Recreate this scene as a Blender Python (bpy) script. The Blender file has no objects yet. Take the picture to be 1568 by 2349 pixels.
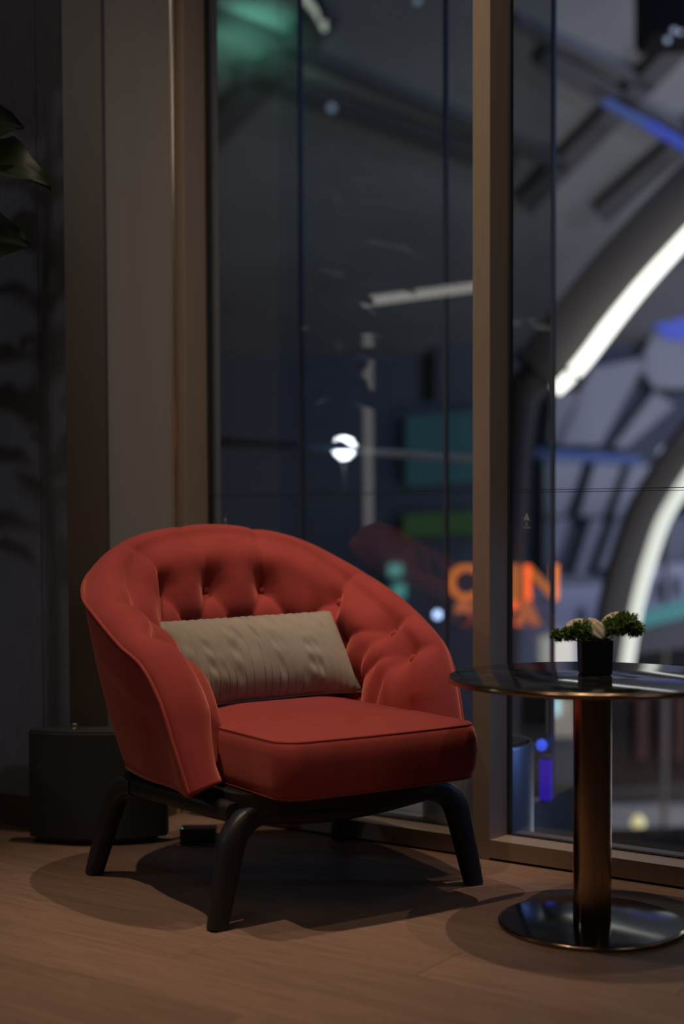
import bpy, bmesh, math, random
import numpy as np
from mathutils import Matrix, Vector

random.seed(7)
rng = np.random.default_rng(7)
SC = bpy.context.scene
COL = SC.collection

# ------------------------------------------------------------------ camera, world, lights, exposure
IW, IH = 1568, 2349
FPX = 50 / 36 * IH
PCX, PCY = 784.0, 1324.0
PITCH = math.atan(FPX / 78000.0)
ROLL = -(1083 - 784) / 78000.0
YAW = math.radians(34.88)
CAMH = 0.9


def _rx(a):
    c, s = math.cos(a), math.sin(a)
    return np.array([[1, 0, 0], [0, c, -s], [0, s, c]])


def _rz(a):
    c, s = math.cos(a), math.sin(a)
    return np.array([[c, -s, 0], [s, c, 0], [0, 0, 1]])


RM = _rz(YAW) @ _rx(math.pi / 2 - PITCH) @ _rz(ROLL)
CPOS = np.array([0, 0, CAMH])
RIGHT = np.array([math.cos(YAW), math.sin(YAW), 0])
FWD = np.array([-math.sin(YAW), math.cos(YAW), 0])

cam_data = bpy.data.cameras.new('camera')
cam = bpy.data.objects.new('camera', cam_data)
COL.objects.link(cam)
M4 = np.eye(4)
M4[:3, :3] = RM
M4[:3, 3] = CPOS
cam.matrix_world = Matrix(M4.tolist())
cam_data.sensor_fit = 'VERTICAL'
cam_data.sensor_height = 36
cam_data.sensor_width = 24
cam_data.lens = 50
cam_data.shift_y = (PCY - IH / 2) / IH
cam_data.clip_start = 0.05
cam_data.clip_end = 200
cam_data.dof.use_dof = True
cam_data.dof.focus_distance = 3.42
cam_data.dof.aperture_fstop = 1.25
SC.camera = cam

world = bpy.data.worlds.new('night_sky')
SC.world = world
world.use_nodes = True
world.node_tree.nodes['Background'].inputs['Color'].default_value = (0.75, 0.82, 0.9, 1)
world.node_tree.nodes['Background'].inputs['Strength'].default_value = 0.016

SC.view_settings.view_transform = 'Standard'
SC.view_settings.look = 'None'
SC.view_settings.gamma = 1
SC.view_settings.use_curve_mapping = False
SC.view_settings.exposure = 0.0
try:
    SC.cycles.use_denoising = True
    SC.cycles.caustics_reflective = False
    SC.cycles.caustics_refractive = False
    SC.cycles.max_bounces = 8
    SC.cycles.diffuse_bounces = 3
    SC.cycles.transparent_max_bounces = 24
    SC.cycles.sample_clamp_indirect = 3.0
    SC.cycles.blur_glossy = 0.5
except Exception:
    pass

RIGHT_ = np.array([math.cos(YAW), math.sin(YAW), 0])
FWD_ = np.array([-math.sin(YAW), math.cos(YAW), 0])


def atd_(x, y, D):
    d = RM @ np.array([(x - PCX) / FPX, -(y - PCY) / FPX, -1.0])
    return CPOS + d * (D / (d @ FWD_))


WARM = (1.0, 0.76, 0.55)
CEIL = 6.0


def spot(name, loc, target, power, size_deg, blend, color=WARM, radius=0.03):
    d = bpy.data.lights.new(name, 'SPOT')
    d.energy = power
    d.color = color
    d.spot_size = math.radians(size_deg)
    d.spot_blend = blend
    d.shadow_soft_size = radius
    o = bpy.data.objects.new(name, d)
    COL.objects.link(o)
    o.location = loc
    v = Vector(target) - Vector(loc)
    o.rotation_euler = v.to_track_quat('-Z', 'Y').to_euler()
    return o


def area(name, loc, target, power, size, color):
    d = bpy.data.lights.new(name, 'AREA')
    d.energy = power
    d.color = color
    d.size = size
    o = bpy.data.objects.new(name, d)
    COL.objects.link(o)
    o.location = loc
    v = Vector(target) - Vector(loc)
    o.rotation_euler = v.to_track_quat('-Z', 'Y').to_euler()
    return o


# recessed downlights of the room, the last an added spot: (x, y) of the lamp, aim point on the floor, power, cone
DOWNLIGHTS = [
    ((-1.80, 3.12), (-1.95, 2.55, 0), 340, 31, 1.0),
    ((-0.78, 3.12), (-1.30, 2.60, 0), 130, 34, 0.9),
    ((-2.62, 1.25), (-2.05, 2.42, 0.15), 440, 20, 1.0),
    ((-1.75, 1.75), (-2.20, 3.257, 2.0), 680, 24, 1.0),  # spot added to brighten the window frames
]
# unseen fill lights added in the lounge, and unseen lamps added for the hall
area('hall_floodlight', tuple(RIGHT_ * 9 + FWD_ * 9 + np.array([0, 0, 5.0])), tuple(RIGHT_ * 3 + FWD_ * 21 + np.array([0, 0, 1.5])), 330, 2.5, (0.30, 0.42, 1.0))
area('hall_floor_light', tuple(RIGHT_ * 7 + FWD_ * 13 + np.array([0, 0, 4.5])), tuple(RIGHT_ * 3 + FWD_ * 15.5 + np.array([0, 0, -2.6])), 120, 1.5, (1.0, 0.9, 0.72))
area('hall_roof_light', tuple(RIGHT_ * 7 + FWD_ * 12 + np.array([0, 0, -2.0])), tuple(RIGHT_ * 0 + FWD_ * 18 + np.array([0, 0, 5])), 130, 2.0, (1.0, 0.97, 0.94))
spot('green_floodlight', tuple(atd_(560, 150, 13.5)), tuple(atd_(600, 0, 15)), 60, 80, 1.0, (0.3, 1.0, 0.7), .2)
area('lounge_side_fill', (2.3, 1.7, 3.6), (-2.5, 3.0, 1.3), 9, 1.6, (1.0, 0.95, 0.92))  # added fill from the right, lifts the window reveals; no fixture there
spot('terrace_blue_light', (0.9, 4.6, 1.3), (-1.95, 3.55, 0.15), 48, 30, .6, (0.22, 0.38, 1.0), .15)
area('lounge_top_fill', (-1.2, -0.9, 5.9), (-1.8, 1.0, 0), 27, 3.0, (1.0, 0.86, 0.74))  # added overhead fill that lifts the walls and shadows
for (lx, ly), tgt, pw, sz, bl in DOWNLIGHTS:
    spot('downlight_beam', (lx, ly, CEIL - 0.06), tgt, pw, sz, bl)


# ------------------------------------------------------------------ projection helpers (pixel of the photograph -> point in the world)
def ray(x, y):
    return RM @ np.array([(x - PCX) / FPX, -(y - PCY) / FPX, -1.0])


def onz(x, y, z=0.0):
    d = ray(x, y)
    return CPOS + d * ((z - CAMH) / d[2])


def ony(x, y, Y):
    d = ray(x, y)
    return CPOS + d * (Y / d[1])


def onx(x, y, X):
    d = ray(x, y)
    return CPOS + d * (X / d[0])


def atd(x, y, D):
    d = ray(x, y)
    return CPOS + d * (D / (d @ FWD))


def onplane(x, y, P0, n):
    d = ray(x, y)
    return CPOS + d * (((P0 - CPOS) @ n) / (d @ n))


def camp(lat, dist, z=0.0):
    p = RIGHT * lat + FWD * dist
    return np.array([p[0], p[1], z])


# ------------------------------------------------------------------ materials
def new_mat(name):
    m = bpy.data.materials.new(name)
    m.use_nodes = True
    nt = m.node_tree
    return m, nt, nt.nodes['Principled BSDF']


def simple(name, col, rough=0.6, metal=0.0, spec=0.5, noise=0.0, nscale=30.0, stretch=(1, 1, 1), bump=0.0, bscale=None,
           sheen=0.0, sheen_tint=None, coat=0.0, vary=0.0):
    m, nt, b = new_mat(name)
    b.inputs['Base Color'].default_value = (*col, 1)
    b.inputs['Roughness'].default_value = rough
    b.inputs['Metallic'].default_value = metal
    b.inputs['Specular IOR Level'].default_value = spec
    if sheen:
        b.inputs['Sheen Weight'].default_value = sheen
        b.inputs['Sheen Roughness'].default_value = 0.4
        b.inputs['Sheen Tint'].default_value = (*(sheen_tint or col), 1)
    if coat:
        b.inputs['Coat Weight'].default_value = coat
        b.inputs['Coat Roughness'].default_value = 0.1
    if noise or bump or vary:
        tc = nt.nodes.new('ShaderNodeTexCoord')
        mp = nt.nodes.new('ShaderNodeMapping')
        mp.inputs['Scale'].default_value = stretch
        nt.links.new(tc.outputs['Object'], mp.inputs['Vector'])
        nz = nt.nodes.new('ShaderNodeTexNoise')
        nz.inputs['Scale'].default_value = nscale
        nz.inputs['Detail'].default_value = 5
        nt.links.new(mp.outputs['Vector'], nz.inputs['Vector'])
        if noise:
            mr = nt.nodes.new('ShaderNodeMapRange')
            mr.inputs['From Min'].default_value = 0.25
            mr.inputs['From Max'].default_value = 0.75
            mr.inputs['To Min'].default_value = 1 - noise
            mr.inputs['To Max'].default_value = 1 + noise
            nt.links.new(nz.outputs['Fac'], mr.inputs['Value'])
            mx = nt.nodes.new('ShaderNodeVectorMath')
            mx.operation = 'SCALE'
            mx.inputs[0].default_value = col
            nt.links.new(mr.outputs['Result'], mx.inputs['Scale'])
            nt.links.new(mx.outputs['Vector'], b.inputs['Base Color'])
        if bump:
            nb = nz
            if bscale:
                nb = nt.nodes.new('ShaderNodeTexNoise')
                nb.inputs['Scale'].default_value = bscale
                nb.inputs['Detail'].default_value = 4
                nt.links.new(mp.outputs['Vector'], nb.inputs['Vector'])
            bp = nt.nodes.new('ShaderNodeBump')
            bp.inputs['Strength'].default_value = bump
            bp.inputs['Distance'].default_value = 0.002
            nt.links.new(nb.outputs['Fac'], bp.inputs['Height'])
            nt.links.new(bp.outputs['Normal'], b.inputs['Normal'])
    return m


def emit(name, col, strength):
    m, nt, b = new_mat(name)
    b.inputs['Base Color'].default_value = (*[min(1, c) for c in col], 1)
    b.inputs['Emission Color'].default_value = (*col, 1)
    b.inputs['Emission Strength'].default_value = strength
    return m


def glass_mat(name, tint, ior, rough=0.0):
    m = bpy.data.materials.new(name)
    m.use_nodes = True
    nt = m.node_tree
    nt.nodes.clear()
    out = nt.nodes.new('ShaderNodeOutputMaterial')
    mix = nt.nodes.new('ShaderNodeMixShader')
    tr = nt.nodes.new('ShaderNodeBsdfTransparent')
    tr.inputs['Color'].default_value = (*tint, 1)
    gl = nt.nodes.new('ShaderNodeBsdfGlossy')
    gl.inputs['Roughness'].default_value = rough
    fr = nt.nodes.new('ShaderNodeFresnel')
    geo = nt.nodes.new('ShaderNodeNewGeometry')      # the exit face would read as total reflection: give it the inverse index
    mi = nt.nodes.new('ShaderNodeMapRange')
    mi.inputs['To Min'].default_value = ior
    mi.inputs['To Max'].default_value = 1 / ior
    nt.links.new(geo.outputs['Backfacing'], mi.inputs['Value'])
    nt.links.new(mi.outputs['Result'], fr.inputs['IOR'])
    nt.links.new(fr.outputs['Fac'], mix.inputs['Fac'])
    nt.links.new(tr.outputs['BSDF'], mix.inputs[1])
    nt.links.new(gl.outputs['BSDF'], mix.inputs[2])
    nt.links.new(mix.outputs['Shader'], out.inputs['Surface'])
    return m


def wood_floor_mat():
    m, nt, b = new_mat('oak_floor')
    N, L = nt.nodes, nt.links
    geo = N.new('ShaderNodeNewGeometry')
    info = N.new('ShaderNodeObjectInfo')
    off = N.new('ShaderNodeVectorMath'); off.operation = 'MULTIPLY_ADD'
    off.inputs[0].default_value = (1, 1, 1)
    comb = N.new('ShaderNodeCombineXYZ')
    ml = N.new('ShaderNodeMath'); ml.operation = 'MULTIPLY'; ml.inputs[1].default_value = 37.0
    L.new(info.outputs['Random'], ml.inputs[0])
    L.new(ml.outputs[0], comb.inputs['X']); L.new(ml.outputs[0], comb.inputs['Y'])
    add = N.new('ShaderNodeVectorMath'); add.operation = 'ADD'
    L.new(geo.outputs['Position'], add.inputs[0]); L.new(comb.outputs[0], add.inputs[1])
    mp = N.new('ShaderNodeMapping'); mp.inputs['Scale'].default_value = (1.6, 22, 1)
    L.new(add.outputs[0], mp.inputs['Vector'])
    n1 = N.new('ShaderNodeTexNoise'); n1.inputs['Scale'].default_value = 2.2; n1.inputs['Detail'].default_value = 7
    n1.inputs['Roughness'].default_value = 0.62; n1.inputs['Distortion'].default_value = 0.7
    L.new(mp.outputs[0], n1.inputs['Vector'])
    mp2 = N.new('ShaderNodeMapping'); mp2.inputs['Scale'].default_value = (6, 160, 1)
    L.new(add.outputs[0], mp2.inputs['Vector'])
    n2 = N.new('ShaderNodeTexNoise'); n2.inputs['Scale'].default_value = 2.0; n2.inputs['Detail'].default_value = 3
    L.new(mp2.outputs[0], n2.inputs['Vector'])
    cr = N.new('ShaderNodeValToRGB')
    cr.color_ramp.elements[0].position = 0.28; cr.color_ramp.elements[0].color = (0.180, 0.110, 0.080, 1)
    cr.color_ramp.elements[1].position = 0.72; cr.color_ramp.elements[1].color = (0.270, 0.166, 0.118, 1)
    L.new(n1.outputs['Fac'], cr.inputs['Fac'])
    mr = N.new('ShaderNodeMapRange'); mr.inputs['From Min'].default_value = .3; mr.inputs['From Max'].default_value = .7
    mr.inputs['To Min'].default_value = .84; mr.inputs['To Max'].default_value = 1.08
    L.new(n2.outputs['Fac'], mr.inputs['Value'])
    mr2 = N.new('ShaderNodeMapRange'); mr2.inputs['To Min'].default_value = .88; mr2.inputs['To Max'].default_value = 1.08
    L.new(info.outputs['Random'], mr2.inputs['Value'])
    mm = N.new('ShaderNodeMath'); mm.operation = 'MULTIPLY'
    L.new(mr.outputs[0], mm.inputs[0]); L.new(mr2.outputs[0], mm.inputs[1])
    sc = N.new('ShaderNodeVectorMath'); sc.operation = 'SCALE'
    L.new(cr.outputs['Color'], sc.inputs[0]); L.new(mm.outputs[0], sc.inputs['Scale'])
    L.new(sc.outputs[0], b.inputs['Base Color'])
    b.inputs['Roughness'].default_value = 0.5
    b.inputs['Specular IOR Level'].default_value = 0.3
    bp = N.new('ShaderNodeBump'); bp.inputs['Strength'].default_value = .25; bp.inputs['Distance'].default_value = .001
    L.new(n2.outputs['Fac'], bp.inputs['Height']); L.new(bp.outputs[0], b.inputs['Normal'])
    return m


def marble_mat():
    m, nt, b = new_mat('black_marble_glass')
    N, L = nt.nodes, nt.links
    tc = N.new('ShaderNodeTexCoord')
    mp = N.new('ShaderNodeMapping'); mp.inputs['Rotation'].default_value = (0, 0, .55); mp.inputs['Scale'].default_value = (1, 5, 1)
    L.new(tc.outputs['Object'], mp.inputs['Vector'])
    nz = N.new('ShaderNodeTexNoise'); nz.inputs['Scale'].default_value = 3.5; nz.inputs['Detail'].default_value = 6
    nz.inputs['Distortion'].default_value = 1.2
    L.new(mp.outputs[0], nz.inputs['Vector'])
    cr = N.new('ShaderNodeValToRGB')
    e = cr.color_ramp.elements
    e[0].position = .49; e[0].color = (.012, .012, .013, 1)
    e[1].position = .51; e[1].color = (.012, .012, .013, 1)
    mid = e.new(.5); mid.color = (.10, .095, .09, 1)
    L.new(nz.outputs['Fac'], cr.inputs['Fac'])
    L.new(cr.outputs['Color'], b.inputs['Base Color'])
    b.inputs['Roughness'].default_value = .06
    b.inputs['Specular IOR Level'].default_value = .5
    return m


M = dict(
    velvet=simple('red_velvet', (0.30, 0.045, 0.041), 0.8, spec=0.12, noise=0.10, nscale=14, bump=0.05, bscale=420, sheen=0.8, sheen_tint=(1.0, 0.34, 0.26)),
    pillow=simple('taupe_velvet', (0.26, 0.225, 0.19), 0.7, spec=0.25, noise=0.08, nscale=30, bump=0.05, bscale=300, sheen=0.5, sheen_tint=(0.8, 0.75, 0.68)),
    black_wood=simple('black_stained_wood', (0.018, 0.018, 0.020), 0.42, spec=0.4, noise=0.2, nscale=20, stretch=(1, 1, .1)),
    floor=wood_floor_mat(),
    marble=marble_mat(),
    brass=simple('brushed_bronze', (0.32, 0.22, 0.14), 0.19, metal=1.0, noise=0.12, nscale=60, stretch=(14, 14, .4)),
    base_plate=simple('dark_polished_steel', (0.075, 0.08, 0.075), 0.12, metal=0.9),
    bronze=simple('bronze_window_metal', (0.36, 0.285, 0.22), 0.45, metal=0.3, noise=0.06, nscale=40, stretch=(3, 3, .2)),
    trim=simple('polished_copper_trim', (1.0, 0.82, 0.70), 0.24, metal=0.85),
    return_wall=simple('taupe_wall_panel', (0.37, 0.355, 0.34), 0.45, spec=0.4, noise=0.05, nscale=3, stretch=(1, 4, .3)),
    dark_wall=simple('dark_blue_grey_wall_fabric', (0.21, 0.215, 0.26), 0.85, noise=0.22, nscale=60, stretch=(4, 4, .15), bump=0.15, bscale=60),
    brown_trim=simple('dark_brown_metal', (0.15, 0.13, 0.11), 0.35, metal=0.3),
    baseboard=simple('brown_baseboard', (0.11, 0.075, 0.05), 0.5),
    ceiling=simple('white_ceiling_paint', (0.35, 0.33, 0.31), 0.9),
    plain_wall=simple('warm_grey_wall_paint', (0.22, 0.2, 0.18), 0.9),
    rubber=simple('black_gasket', (0.012, 0.012, 0.013), 0.6),
    black_fabric=simple('black_speaker_cloth', (0.04, 0.04, 0.042), 0.9, noise=0.2, nscale=200),
    black_plastic=simple('black_plastic', (0.04, 0.04, 0.042), 0.45),
    chrome=simple('satin_chrome', (0.7, 0.66, 0.6), 0.25, metal=1.0),
    glass=glass_mat('window_glass', (0.94, 0.96, 0.97), 1.62),
    tinted=glass_mat('dark_tinted_glass', (0.66, 0.69, 0.69), 1.5, 0.0),
    etch=simple('white_glass_print', (0.42, 0.42, 0.45), 0.8),
    led_green=emit('green_led', (0.1, 1.0, 0.5), 1.0),
    soil=simple('dark_potting_soil', (0.05, 0.035, 0.02), 0.95, noise=0.4, nscale=80, bump=.6),
    pot=simple('black_glazed_ceramic', (0.022, 0.022, 0.024), 0.2, spec=0.6),
    moss=simple('green_fern', (0.20, 0.33, 0.07), 0.6, noise=0.4, nscale=60),
    petal=simple('cream_petal', (0.85, 0.72, 0.55), 0.65, sheen=0.2),
    stem=simple('dark_green_stem', (0.02, 0.035, 0.02), 0.5),
    leaf=simple('dark_green_fig_leaf', (0.032, 0.055, 0.016), 0.45, noise=0.25, nscale=20),
    bark=simple('brown_bark', (0.10, 0.07, 0.045), 0.9, noise=.3, nscale=30),
    pot_grey=simple('charcoal_planter', (0.05, 0.05, 0.052), 0.6),
)


# ------------------------------------------------------------------ mesh and object helpers
def link(name, me, mat=None, parent=None, smooth=False):
    o = bpy.data.objects.new(name, me)
    COL.objects.link(o)
    if mat is not None and len(me.materials) == 0:
        me.materials.append(mat)
    if parent is not None:
        o.parent = parent
    if smooth:
        me.polygons.foreach_set('use_smooth', [True] * len(me.polygons))
    return o


def pyd(name, V, Fc, mat=None, parent=None, smooth=False):
    me = bpy.data.meshes.new(name)
    me.from_pydata([tuple(map(float, v)) for v in V], [], [tuple(map(int, f)) for f in Fc])
    me.update()
    return link(name, me, mat, parent, smooth)


def tag(o, label=None, cat=None, group=None, kind=None):
    if label: o['label'] = label
    if cat: o['category'] = cat
    if group: o['group'] = group
    if kind: o['kind'] = kind
    return o


def empty(name, loc=(0, 0, 0), rz=0.0):
    o = bpy.data.objects.new(name, None)
    COL.objects.link(o)
    o.location = loc
    o.rotation_euler = (0, 0, rz)
    o.empty_display_size = 0.1
    return o


def box(name, lo, hi, mat, parent=None, bevel=0.0, seg=2, rot=None, loc=None):
    bm = bmesh.new()
    bmesh.ops.create_cube(bm, size=1)
    lo, hi = np.array(lo, float), np.array(hi, float)
    for v in bm.verts:
        c = np.array(v.co)
        v.co = Vector((lo + hi) / 2 + c * (hi - lo))
    if bevel:
        bmesh.ops.bevel(bm, geom=bm.edges[:], offset=bevel, segments=seg, affect='EDGES', profile=0.5)
    me = bpy.data.meshes.new(name)
    bm.to_mesh(me)
    bm.free()
    o = link(name, me, mat, parent)
    if rot is not None: o.rotation_euler = (0, 0, rot)
    if loc is not None: o.location = loc
    return o


def prism(name, plan, z0, z1, mat, parent=None, bevel=0.0, smooth=False):
    bm = bmesh.new()
    a = [bm.verts.new((p[0], p[1], z0)) for p in plan]
    c = [bm.verts.new((p[0], p[1], z1)) for p in plan]
    n = len(plan)
    bm.faces.new(list(reversed(a)))
    bm.faces.new(c)
    for i in range(n):
        bm.faces.new((a[i], a[(i + 1) % n], c[(i + 1) % n], c[i]))
    bmesh.ops.recalc_face_normals(bm, faces=bm.faces[:])
    if bevel:
        es = [e for e in bm.edges if abs(e.verts[0].co.z - e.verts[1].co.z) < 1e-6]
        bmesh.ops.bevel(bm, geom=es, offset=bevel, segments=2, affect='EDGES', profile=.5)
    me = bpy.data.meshes.new(name)
    bm.to_mesh(me)
    bm.free()
    return link(name, me, mat, parent, smooth)


def lathe(name, prof, mat, parent=None, n=64, loc=None):
    V, Fc = [], []
    for r, z in prof:
        for k in range(n):
            a = 2 * math.pi * k / n
            V.append((r * math.cos(a), r * math.sin(a), z))
    for i in range(len(prof) - 1):
        for k in range(n):
            Fc.append((i * n + k, i * n + (k + 1) % n, (i + 1) * n + (k + 1) % n, (i + 1) * n + k))
    Fc.append(tuple(range(n - 1, -1, -1)))
    Fc.append(tuple((len(prof) - 1) * n + k for k in range(n)))
    o = pyd(name, V, Fc, mat, parent, True)
    o.data.set_sharp_from_angle(angle=math.radians(35))
    if loc is not None: o.location = loc
    return o


def tube_data(P, rad, n=10, closed=False):
    P = np.array(P, float)
    m = len(P)
    rad = np.full(m, rad, float) if np.isscalar(rad) else np.array(rad, float)
    if closed:
        T = np.roll(P, -1, 0) - np.roll(P, 1, 0)
    else:
        T = np.gradient(P, axis=0)
    T /= np.linalg.norm(T, axis=1)[:, None] + 1e-12
    ref = np.array([0, 0, 1.0]) if abs(T[0][2]) < .9 else np.array([1.0, 0, 0])
    u = np.cross(T[0], ref); u /= np.linalg.norm(u)
    V = []
    for i in range(m):
        u = u - T[i] * (u @ T[i]); u /= np.linalg.norm(u)
        w = np.cross(T[i], u)
        for k in range(n):
            a = 2 * math.pi * k / n
            V.append(P[i] + rad[i] * (math.cos(a) * u + math.sin(a) * w))
    Fc = []
    for i in range(m if closed else m - 1):
        j = (i + 1) % m
        for k in range(n):
            Fc.append((i * n + k, i * n + (k + 1) % n, j * n + (k + 1) % n, j * n + k))
    if not closed:
        Fc.append(tuple(range(n - 1, -1, -1)))
        Fc.append(tuple((m - 1) * n + k for k in range(n)))
    return V, Fc


def tube(name, P, rad, mat, parent=None, n=10, closed=False):
    V, Fc = tube_data(P, rad, n, closed)
    return pyd(name, V, Fc, mat, parent, True)


def catmull(P, n):
    P = np.array(P, float)
    m = len(P) - 1
    t = np.linspace(0, m, n)
    i = np.minimum(t.astype(int), m - 1)
    f = (t - i)[:, None]
    Q = np.vstack([2 * P[0] - P[1], P, 2 * P[-1] - P[-2]])
    p0, p1, p2, p3 = Q[i], Q[i + 1], Q[i + 2], Q[i + 3]
    return .5 * (2 * p1 + (p2 - p0) * f + (2 * p0 - 5 * p1 + 4 * p2 - p3) * f ** 2 + (3 * p1 - p0 - 3 * p2 + p3) * f ** 3)


def resample(P, n):
    d = np.r_[0, np.cumsum(np.linalg.norm(np.diff(P, axis=0), axis=1))]
    s = np.linspace(0, d[-1], n)
    return np.array([np.interp(s, d, P[:, k]) for k in range(P.shape[1])]).T


# ------------------------------------------------------------------ the room shell
WY = 3.257        # room face of the window frames
GY = 3.36         # glass plane
RX = -2.873       # return wall plane
DWY = 2.85        # dark wall plane

# floor: a slab with planks laid on it where the photograph shows them
FX0, FX1, FY0 = -6.2, 2.6, -3.0
PX0, PX1, PY0 = -4.4, 0.64, 0.70
fl = empty('floor')
tag(fl, kind='structure')
box('floor_base', (FX0, FY0, -0.12), (FX1, WY + 0.17, -0.018), M['rubber'], fl)
box('floor_field', (FX0, FY0, -0.018), (FX1, PY0, 0), M['floor'], fl)
box('floor_field', (FX0, PY0, -0.018), (PX0, WY, 0), M['floor'], fl)
box('floor_field', (PX1, PY0, -0.018), (FX1, WY, 0), M['floor'], fl)
pw, pl, gap = 0.1828, 1.26, 0.0012
rows = 14
row_h = (WY - PY0) / rows
plank_me = {}
for r in range(rows):
    y0 = PY0 + r * row_h
    xs = [PX0]
    x = PX0 + pl * ((r * 0.37) % 1.0)
    while x < PX1 - .05:
        if x - xs[-1] > .08: xs.append(x)
        x += pl
    xs.append(PX1)
    for k in range(len(xs) - 1):
        L_ = xs[k + 1] - xs[k] - gap
        key = round(L_, 4)
        if key not in plank_me:
            o = box('plank', (0, 0, -0.018), (L_, row_h - gap, 0), M['floor'], fl, bevel=0.0006, seg=1)
            plank_me[key] = o.data
        else:
            o = link('plank', plank_me[key], None, fl)
        o.location = (xs[k], y0, 0)

o = box('ceiling', (FX0, FY0, CEIL), (FX1, WY + .17, CEIL + .15), M['ceiling']); tag(o, kind='structure')
# dark fabric wall on the left with two panels, its corner cladding and the taupe return to the window
wl = empty('wall_left'); tag(wl, kind='structure')
box('wall_core', (FX0, DWY + .012, 0), (-2.93, DWY + .4, CEIL), M['dark_wall'], wl)
box('wall_panel', (FX0, DWY, .09), (-3.037, DWY + .012, CEIL), M['dark_wall'], wl)
prism('wall_panel', [(-3.033, DWY), (-2.92, DWY - .004), (-2.92, DWY + .012), (-3.033, DWY + .012)], .09, CEIL, M['dark_wall'], wl)
o = box('baseboard_left', (FX0, DWY - .006, 0), (-2.92, DWY + .012, .088), M['baseboard'], bevel=.002); tag(o, kind='structure')
o = prism('trim_1', [(-2.92, DWY - .008), (-2.871, 2.944), (-2.875, 2.962), (-2.97, 2.962), (-2.97, DWY + .03), (-2.92, DWY + .03)], 0, CEIL, M['brown_trim'])
tag(o, kind='structure')
o = box('wall_return', (-2.97, 2.962, 0), (RX, WY + .2, CEIL), M['return_wall']); tag(o, kind='structure')
o = box('baseboard_return', (RX, 2.965, 0), (RX + .006, WY - .002, .07), M['baseboard']); tag(o, kind='structure')
o = tube('trim_2', [(RX + .006, WY - .022, 0.0), (RX + .006, WY - .022, 2), (RX + .006, WY - .022, CEIL)], .0085, M['trim'], n=24)
tag(o, kind='structure')
# remaining walls of the room
o = box('wall_west', (FX0 - .2, FY0, 0), (FX0, DWY + .4, CEIL), M['plain_wall']); tag(o, kind='structure')
o = box('wall_rear', (FX0, FY0 - .2, 0), (FX1, FY0, CEIL), M['plain_wall']); tag(o, kind='structure')
o = box('wall_right', (FX1, FY0, 0), (FX1 + .2, WY + .17, CEIL), M['plain_wall']); tag(o, kind='structure')
HEAD = 4.6
o = box('wall_window', (RX, WY, HEAD), (FX1, WY + .17, CEIL), M['plain_wall']); tag(o, kind='structure')
o = box('wall_window_east', (.40, WY, 0), (FX1, WY + .17, HEAD), M['plain_wall']); tag(o, kind='structure')

# ------------------------------------------------------------------ windows
SILL = 0.053
mull = [(RX, -2.84), (-1.853, -1.802), (-.77, -.719), (.35, .40)]
for i, (a, b_) in enumerate(mull):
    o = box('trim_%d' % (i + 3), (a, WY, 0.0), (b_, GY + .014, HEAD), M['bronze'], bevel=.0015)
    tag(o, kind='structure')


def etch_mark(parent, x, z, s, y):
    """printed safety mark on the glass: a triangle with a drop cut out, a small seal and two lines of print"""
    V, Fc = [], []

    def poly(pts):
        b0 = len(V)
        V.extend([(x + p[0] * s, y, z + p[1] * s) for p in pts])
        V.extend([(x + p[0] * s, y + .0006, z + p[1] * s) for p in pts])
        n = len(pts)
        Fc.append(tuple(range(b0, b0 + n)))
        Fc.append(tuple(range(b0 + 2 * n - 1, b0 + n - 1, -1)))
        for k in range(n):
            Fc.append((b0 + k, b0 + n + k, b0 + n + (k + 1) % n, b0 + (k + 1) % n))
    T = [(-.5, .25), (0, 1.35), (.5, .25)]
    t = [(-.12, .42), (0, .85), (.12, .42)]
    for k in range(3):
        k2 = (k + 1) % 3
        poly([T[k], T[k2], t[k2], t[k]])
    for k in range(8):
        a = k * math.pi / 4
        poly([(.34 * math.cos(a) * .9, -.42 + .34 * math.sin(a)), (.12 * math.cos(a + .35), -.42 + .12 * math.sin(a + .35)), (.12 * math.cos(a - .35), -.42 + .12 * math.sin(a - .35))])
    for (zz, w, hh, seed) in ((.06, .72, .07, 1), (-.92, .74, .08, 2), (-1.14, .56, .12, 3)):
        rr = random.Random(seed)
        px = -w
        while px < w:
            wd = rr.uniform(.05, .13)
            poly([(px, zz), (px + wd, zz), (px + wd, zz + hh), (px, zz + hh)])
            px += wd + .05
    return pyd('safety_mark', V, Fc, M['etch'], parent)


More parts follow.
